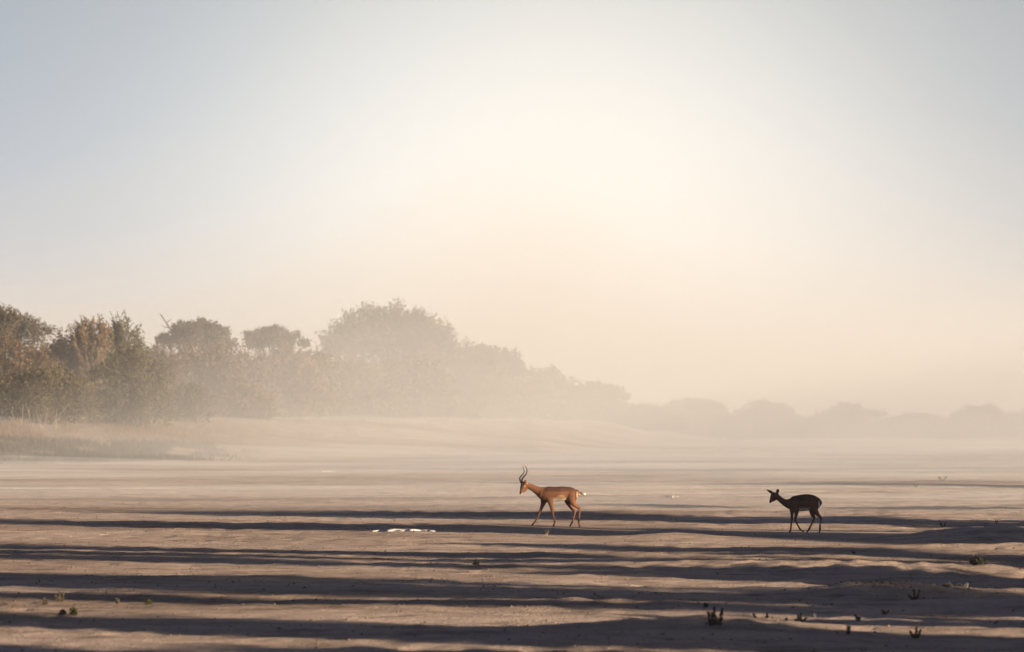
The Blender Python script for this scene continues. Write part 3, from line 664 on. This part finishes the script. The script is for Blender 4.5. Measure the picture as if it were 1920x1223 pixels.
spots = [(1272, 545, 14, 60, WHITE, 0), (1240, 560, 9, 70, BLACK, 0), (1300, 520, 10, 50, BLACK, 0), (1100, 1000, 24, 30, BLACK, 0), (1290, 985, 24, 30, BLACK, 0),
         (1062, 1042, 20, 14, BLACK, 0), (1272, 1042, 20, 14, BLACK, 0), (752, 1040, 22, 12, BLACK, 0), (995, 1026, 22, 13, BLACK, 0), (412, 515, 16, 18, BLACK, 0),
         (440, 515, 20, 10, WHITE, 0), (440, 395, 22, 40, (0.16, 0.08, 0.045), 0), (365, 298, 22, 12, BLACK, 0), (550, 290, 16, 12, BLACK, 0)]
for q in (TAWNY, SADDLE): q *= 0.55  # ewe's coat colours darkened to deepen the shade she stands in
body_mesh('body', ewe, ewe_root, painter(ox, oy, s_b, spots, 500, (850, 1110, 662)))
ball('eye', ((455 - ox) / s_b, -.05, (oy - 395) / s_b), 0.013, (0.01, 0.008, 0.006), ewe_root)
ball('eye', ((455 - ox) / s_b, .05, (oy - 395) / s_b), 0.013, (0.01, 0.008, 0.006), ewe_root)

# ------------------------------------------------------------------ small plants on the pan
def weed(px, py, hpx, wpx, label, seed, kind='spike', col=(0.05, 0.055, 0.03), name='weed'):
    """px,py: foot in the photo; hpx,wpx: size in photo pixels"""
    R = np.random.default_rng(seed)
    d = gd(py)
    for _ in range(4): d = (CAMH - gz(px2w(px, d), d)) * F / (py - HOR)
    x = px2w(px, d); H = hpx * d / F; W = wpx * d / F
    s = Soup(); col = np.array(col)
    if kind == 'spike':
        n = max(3, int(wpx / 9)); us = np.linspace(-.42, .42, n) if n > 1 else [0]
        for i, u in enumerate(us):
            hh = H * R.uniform(0.45, 1.0) if i != n // 2 else H
            top = np.array([u * W + R.normal() * .02, R.normal() * W * .2, hh]); b = np.array([u * W * .5, R.normal() * .02, -0.02])
            V, Q, T = tube(np.linspace(b, top, 5), np.linspace(0.008, 0.003, 5), 5); s.add(V, Q, T, col * 1.3)
            m = int(200 * max(0.4, hh / 0.3)); t = R.random((m, 1)) ** 0.7
            C = b * (1 - t) + top * t + R.normal(size=(m, 3)) * np.array([.06, .06, .04]) * H * (1.3 - t)
            V, Q = leaves(R, C, 0.014, 2.4); s.add(V, Q, None, np.repeat(col * R.uniform(.6, 1.4, (m, 1)), 4, 0))
        m = 70; C = np.stack([R.normal(size=m) * W * .2, R.normal(size=m) * W * .2, np.abs(R.normal(size=m)) * H * .16], 1)
        V, Q = leaves(R, C, 0.018, 2.0); s.add(V, Q, None, np.repeat(col * R.uniform(.6, 1.4, (m, 1)), 4, 0))
    elif kind == 'tuft':
        n = 260; a = R.uniform(0, 2 * pi, n); sp = R.uniform(0.05, 1, n) ** .7
        P0 = np.stack([np.cos(a) * W * .1, np.sin(a) * W * .1, -0.01 + 0 * a], 1)
        P1 = np.stack([np.cos(a) * W * .5 * sp, np.sin(a) * W * .5 * sp, H * (1.05 - .55 * sp) * R.uniform(.6, 1, n)], 1)
        V, T = prisms(P0, P1, 0.009); s.add(V, None, T, np.repeat(col * R.uniform(.6, 1.5, (n, 1)), 4, 0))
        m = 300; t = R.random((m, 1)); k = R.integers(0, n, m); C = P0[k] * (1 - t) + P1[k] * t
        V, Q = leaves(R, C, 0.03, 2); s.add(V, Q, None, np.repeat(col * R.uniform(.6, 1.4, (m, 1)), 4, 0))
    elif kind == 'vee':
        for u in (-1, 1, -.6, .5):
            for k in range(14):
                b = np.array([u * W * .08, 0, 0]); top = np.array([u * W * .5 * R.uniform(.6, 1), R.normal() * W * .1, H * R.uniform(.55, 1)])
                V, T = prisms(b[None], top[None], 0.004 + .01 * H); s.add(V, None, T, col * R.uniform(.7, 1.3))
        m = int(260 * min(1, (H / .22) ** 2)) + 8; u = R.choice([-1, 1], m); t = R.random(m) ** .6
        C = np.stack([u * W * .42 * t + R.normal(size=m) * W * .05, R.normal(size=m) * W * .12, H * .85 * t], 1)
        V, Q = leaves(R, C, 0.07 * H + .006, 1.8); s.add(V, Q, None, np.repeat(col * R.uniform(.6, 1.4, (m, 1)), 4, 0))
    else:      # leafy
        m = 240; a = R.normal(size=(m, 3)); a /= np.linalg.norm(a, axis=1, keepdims=True); a[:, 2] = np.abs(a[:, 2])
        C = a * np.array([W * .5, W * .4, H]) * R.uniform(.2, 1, (m, 1))
        V, Q = leaves(R, C, 0.018, 1.5); s.add(V, Q, None, np.repeat(col * R.uniform(.6, 1.5, (m, 1)), 4, 0))
        V, T = prisms(np.zeros((20, 3)), C[:20], 0.006); s.add(V, None, T, col)
    o = s.obj(name, M_LEAF); o.location = (x, d, gz(x, d)); tag(o, label, 'plant', 'small plants dotted over the pan'); return o
YG = (0.10, 0.095, 0.035); GY_ = (0.17, 0.14, 0.08); DG = (0.045, 0.046, 0.034)
weed(1340, 1186, 34, 36, 'dark three spiked weed on the rim of the foreground shadow', 1, 'spike', DG)
weed(1833, 1066, 24, 40, 'dark round tuft on the ripple near the right edge', 2, 'tuft', DG, 'grass_tuft')
weed(1716, 1124, 22, 12, 'lone dark upright weed right of the crumbly mound', 3, 'spike', DG)
weed(1767, 903, 11, 18, 'pale hazy forked shrub far off right of the ewe', 4, 'vee', (0.08, 0.07, 0.05), 'forked_shrub')
weed(1768, 990, 10, 13, 'small dark forked sprout in the grey shadow right of the ewe', 5, 'vee', DG, 'forked_shrub')
weed(138, 1156, 19, 18, 'yellow green leafy weed, largest at the lower left', 6, 'leafy', YG)
weed(118, 1157, 9, 14, 'low grey weed touching the left of the yellow green one', 7, 'leafy', (0.07, 0.07, 0.04))
weed(113, 1133, 20, 10, 'tall thin dry weed above the yellow green one', 8, 'spike', GY_)
weed(85, 1134, 13, 7, 'short dry weed nearest the left edge at the lower left', 9, 'spike', GY_)
weed(223, 1133, 11, 6, 'small dry sprig between the thin weed and the leafy clump at lower left', 10, 'spike', GY_)
weed(278, 1134, 10, 16, 'low leafy clump right of the small dry sprig at the lower left', 11, 'leafy', YG)
weed(893, 1060, 11, 14, 'green leafy weed in the mid shadow below and left of the buck', 12, 'leafy', (0.07, 0.08, 0.03))
weed(1430, 1165, 20, 18, 'bushiest dark weed of the group right of the three spiked weed', 13, 'spike', DG)
weed(1451, 1163, 16, 5, 'thin dark weed second from left in the group right of the three spiked weed', 14, 'spike', DG)
weed(1473, 1163, 16, 5, 'thin dark weed in the middle of the group right of the three spiked weed', 15, 'spike', DG)
weed(1500, 1162, 17, 14, 'rightmost dark weed of the group right of the three spiked weed', 16, 'spike', DG)
weed(1492, 1166, 9, 5, 'short straw coloured sprig in the group right of the three spiked weed', 17, 'spike', (0.2, 0.13, 0.09))
weed(1527, 1155, 9, 5, 'pale leaning grass blade right of the weed group', 18, 'vee', (0.4, 0.36, 0.3), 'grass_tuft')
weed(1657, 1152, 9, 5, 'tiny reddish sprig under the crumbly mound', 19, 'spike', (0.16, 0.09, 0.07))
weed(1608, 1164, 11, 8, 'small dark sprig on the lit ridge below the crumbly mound', 20, 'spike', DG)
weed(1590, 1190, 15, 6, 'leaning dark sprig crossing the lowest lit ridge', 21, 'spike', DG)
weed(1716, 1196, 20, 14, 'dark sprig in front of the lowest lit ridge at the right', 22, 'spike', DG)
weed(1778, 1104, 10, 22, 'low grey brown scrub left of the pale grass tips', 23, 'tuft', (0.06, 0.055, 0.045), 'grass_tuft')
weed(1800, 1104, 10, 18, 'sparse grey sprigs touching the pale grass tips', 24, 'tuft', (0.06, 0.055, 0.045), 'grass_tuft')
weed(1812, 1107, 12, 6, 'pair of pale grass tips near the right edge', 25, 'vee', (0.5, 0.45, 0.38), 'grass_tuft')
weed(1025, 1005, 12, 8, 'tiny pale grass sprig just below the buck', 26, 'vee', (0.4, 0.32, 0.2), 'grass_tuft')
weed(1717, 917, 7, 8, 'tiny far sprig left of and below the hazy forked shrub', 27, 'vee', (0.08, 0.07, 0.05), 'forked_shrub')
weed(1322, 1143, 8, 5, 'tiny dark sprout above the three spiked weed', 28, 'spike', DG)
weed(1600, 1041, 7, 5, 'tiny dark sprout left of the round tuft on the upper lit ripple', 29, 'spike', DG)
weed(1868, 982, 8, 6, 'tiny dark sprout near the right edge in the grey shadow', 30, 'vee', DG, 'forked_shrub')

# ------------------------------------------------------------------ uncountable ground cover
def clods():
    R = np.random.default_rng(77); n = 16000
    y = 48 + 122 * R.random(n) ** 1.3; x = R.uniform(-1, 1, n) * (y * 0.098 + 1)
    dens = noise2(x / 2.2, y / 3.0, 21) + 0.35 * noise2(x / 0.6, y / 0.8, 22)
    k = dens > -0.05; x, y = x[k], y[k]; n = len(x)
    r = 0.005 + 0.016 * R.random(n) ** 4; z = terrain(x, y)
    # crumbly mound
    d = gd(1112); m = 520; xm = px2w(1640, d) + R.normal(size=m) * .42; ym = d + R.normal(size=m) * .8
    x = np.append(x, xm); y = np.append(y, ym); z = np.append(z, terrain(xm, ym)); r = np.append(r, 0.006 + 0.014 * R.random(m) ** 2); n = len(x)
    o = np.array([[1, 0, 0], [0, 1, 0], [-1, 0, 0], [0, -1, 0], [0, 0, .8], [0, 0, -.8]])
    f = np.array([[0, 1, 4], [1, 2, 4], [2, 3, 4], [3, 0, 4], [1, 0, 5], [2, 1, 5], [3, 2, 5], [0, 3, 5]])
    V = np.stack([x, y, z + r * .3], 1)[:, None, :] + o[None] * r[:, None, None] * R.uniform(.6, 1.4, (n, 6, 3))
    Fc = (np.arange(n) * 6)[:, None, None] + f[None]
    c = np.array((0.26, 0.18, 0.13)) * R.uniform(.4, 1.1, (n, 1))
    ob = mesh_np('soil_clods', V.reshape(-1, 3), [Fc.reshape(-1, 3)], M_CLOD, cols=np.repeat(c, 6, 0)); tag(ob, 'small crumbly soil clods strewn over the pan floor', 'clods', kind='stuff')
clods()
def grass(name, label, R, x, y, hgt, col, rad=0.012):
    n = len(x); z = terrain(x, y, False)
    P0 = np.stack([x, y, z - .02], 1); P1 = P0 + np.stack([R.normal(size=n) * hgt * .35, R.normal(size=n) * hgt * .35, hgt], 1)
    V, T = prisms(P0, P1, rad); c = np.asarray(col); c = c[R.integers(0, len(c), n)] * R.uniform(.6, 1.35, (n, 1))
    o = mesh_np(name, V, [T], M_LEAF, cols=np.repeat(c, 4, 0)); tag(o, label, 'grass', kind='stuff')
R = np.random.default_rng(9)
# low grey green growth on the foot of the bank
n = 42000; x = R.uniform(-42, -14, n); y = bank_foot(x) + R.uniform(-8, 34, n)
k = (noise2(x / 2.5, y / 5, 40) + 0.75 * sstep((-x - 15) / 9) > 0.30) & (R.random(n) < sstep((-x - 13.5) / 7))
grass('low_scrub', 'low grey green scrub along the foot of the bank at the left', R, x[k], y[k], R.uniform(.12, .42, k.sum()), [(0.13, 0.115, 0.07), (0.09, 0.085, 0.055), (0.17, 0.135, 0.08)], 0.02)
# dry straw under the thicket
n = 60000; x = R.uniform(-42, 12, n); y = bank_foot(x) + bank_w(x) * R.uniform(.45, 1.15, n)
k = (noise2(x / 1.6, y / 5, 41) > -0.05) & (R.random(n) < 0.25 + sstep((-x - 15) / 10))
grass('dry_grass', 'dry golden grass on the bank under the thicket', R, x[k], y[k], R.uniform(.12, .5, k.sum()) * (0.6 + 0.5 * (noise2(x[k] / 2, y[k] / 3, 42) > 0.2)), [(0.40, 0.26, 0.15), (0.46, 0.32, 0.19), (0.34, 0.22, 0.14)], 0.018)

# sparse dry stubble and litter on the pan
n = 5200; y = 50 + 75 * R.random(n) ** 1.2; x = R.uniform(-1, 1, n) * (y * 0.098 + 1)
k = noise2(x / 1.8, y / 2.6, 51) + 0.4 * noise2(x / .5, y / .7, 52) > 0.28
grass('dry_stubble', 'sparse short dry stubble and litter scattered over the near pan', R, x[k], y[k], R.uniform(.012, .055, k.sum()), [(0.20, 0.16, 0.11), (0.09, 0.075, 0.055), (0.3, 0.24, 0.17)], 0.004)

# bright patches of sunlit pale dust, the light put into their white colour
def lit_patch(px, py, wpx, hm, label, seed, D=1.5, alb=0.5):
    R = np.random.default_rng(seed); d = gd(py)
    x0 = px2w(px, d); W = wpx * d / F
    u = np.linspace(-1, 1, 60); v = np.linspace(-1, 1, 14); U, Vv = np.meshgrid(u, v)
    X = x0 + U * W / 2; Y = d + Vv * D / 2 * (1 - 0.5 * np.abs(U)) + 0.3 * noise2(U * 3, Vv, seed)
    e = np.clip(1 - (U ** 2 + Vv ** 2) , 0, 1)
    Z = terrain(X, Y, False) + 0.012 + hm * np.sqrt(e) * (0.9 + 0.25 * noise2(U * 1.6 + seed, Vv, seed)) - 0.06 * (e < 0.02)
    I = np.arange(U.size).reshape(U.shape); Q = np.stack([I[:-1, :-1], I[:-1, 1:], I[1:, 1:], I[1:, :-1]], -1).reshape(-1, 4)
    V = np.stack([X, Y, Z], -1).reshape(-1, 3); nV = len(V); V2 = V.copy(); V2[:, 2] -= 0.06
    o = mesh_np('lit_dust', np.vstack([V, V2]), [Q, (Q + nV)[:, ::-1]], M_CLOD, cols=np.tile(np.array([[alb, alb * .96, alb * .9]]), (2 * nV, 1)), smooth=True)
    tag(o, label, 'salt crust', 'white lit patches on the pan')
lit_patch(757, 1000, 122, 0.035, 'bright white patch painted as sunlit dust left of and below the buck', 1, 0.9, 0.6)
lit_patch(1258, 935, 30, 0.03, 'thin short white streak painted as sunlit dust between the buck and the ewe', 2)
lit_patch(40, 916, 110, 0.03, 'thin white streak painted as sunlit dust at the left edge of the pan', 3)
lit_patch(600, 884, 60, 0.03, 'thin faint white streak painted as sunlit dust out on the middle of the pan', 4)

# ------------------------------------------------------------------ haze and drifting dust
def vol_mat(name, dens, col, g):
    m, t = new_mat(name); o = t.nodes.new('ShaderNodeOutputMaterial'); v = t.nodes.new('ShaderNodeVolumePrincipled')
    v.inputs['Density'].default_value = dens; v.inputs['Color'].default_value = (*col, 1); v.inputs['Anisotropy'].default_value = g
    t.links.new(v.outputs[0], o.inputs['Volume']); return m
def box(name, a, b, mat):
    V = np.array([[x, y, z] for x in (a[0], b[0]) for y in (a[1], b[1]) for z in (a[2], b[2])])
    Q = np.array([[0, 1, 3, 2], [4, 6, 7, 5], [0, 4, 5, 1], [2, 3, 7, 6], [0, 2, 6, 4], [1, 5, 7, 3]])
    return mesh_np(name, V, [Q], mat)
hz = box('haze', (-3100, -320, -1.6), (3100, 6100, 82), vol_mat('haze_air', 0.00018, (0.8, 0.83, 0.88), 0.0))
tag(hz, 'thin warm dust haze filling the air over the pan', 'haze', kind='stuff')
def dust(name, label, X, Y, Zt, zbot, mat):
    ny, nx = X.shape; V = np.stack([X, Y, Zt], -1).reshape(-1, 3); B = V.copy(); B[:, 2] = zbot; n = len(V)
    I = np.arange(n).reshape(ny, nx); Q = np.stack([I[:-1, :-1], I[:-1, 1:], I[1:, 1:], I[1:, :-1]], -1).reshape(-1, 4)
    ring = np.concatenate([I[0, :], I[1:, -1], I[-1, -2::-1], I[-2:0:-1, 0]]); nxt = np.roll(ring, -1)
    S = np.stack([ring, ring + n, nxt + n, nxt], 1)
    o = mesh_np(name, np.vstack([V, B]), [Q, (Q + n)[:, ::-1], S], mat, smooth=True); tag(o, label, 'dust', kind='stuff'); return o
DUSTC = (0.94, 0.975, 0.985)
def cloud(name, label, hmax, start, rise, dens, seed):
    xx = np.linspace(-160, 220, 150); yy = np.linspace(0, 1, 120) ** 1.5
    XX, TT = np.meshgrid(xx, yy)
    Y0 = start + 16 * noise2(XX / 22, XX * 0 + seed * 3.3, seed) + np.interp(XX, [-160, -30, -14, 0, 220], [90, 56, 16, 0, 0])
    YY = Y0 + TT * (2400 - Y0)
    top = hmax * sstep((YY - Y0) / rise) ** 0.8
    top = top * (0.5 + 0.5 * np.exp(-((XX - 3) / 30.0) ** 2))
    top = top * (1 + 0.3 * noise2(XX / 35, YY / 80, seed)) + 0.02 - 1.2 * (TT == 0)
    dust(name, label, XX, YY, top, -1.4, vol_mat('dust_air', dens, DUSTC, 0.0))
for k, (hm, st, rise, dens, lab) in enumerate((
        (4.0, 150, 230, 0.0005, 'lowest layer of the dust cloud, hugging the far pan'),
        (6.5, 152, 230, 0.0007, 'second lowest layer of the dust cloud, at the foot of the bushes'),
        (9.5, 154, 240, 0.0008, 'third lowest layer of the dust cloud, at bush height'),
        (14.0, 156, 250, 0.0008, 'fourth lowest layer of the dust cloud, at tree top height'),
        (20.0, 158, 260, 0.0008, 'layer of the dust cloud just above the trees'),
        (29.0, 160, 270, 0.0008, 'third highest layer of the dust cloud'),
        (42.0, 162, 280, 0.00045, 'second highest, thinner layer of the dust cloud'),
        (62.0, 164, 290, 0.00025, 'topmost faint layer of the dust cloud'))):
    cloud('dust_cloud', lab, hm, st - 12 + 9 * k, rise, dens, 61 + k)
xx = np.linspace(-60, 70, 170); yv = np.concatenate([np.linspace(118, 260, 180), np.linspace(264, 760, 90)]); XX, YY = np.meshgrid(xx, yv)
top = terrain(XX, YY, False) + 0.5 * sstep((YY - 120) / 22) * np.clip(0.55 + 0.8 * noise2(XX / 26, YY / 20, 62), 0.05, 1.6) * sstep((740 - YY) / 420) + 0.01
dust('dust_sheet', 'thin sheet of dust blowing low over the middle of the pan', XX, YY, top, -1.3, vol_mat('dust_low', 0.016, DUSTC, 0.0))
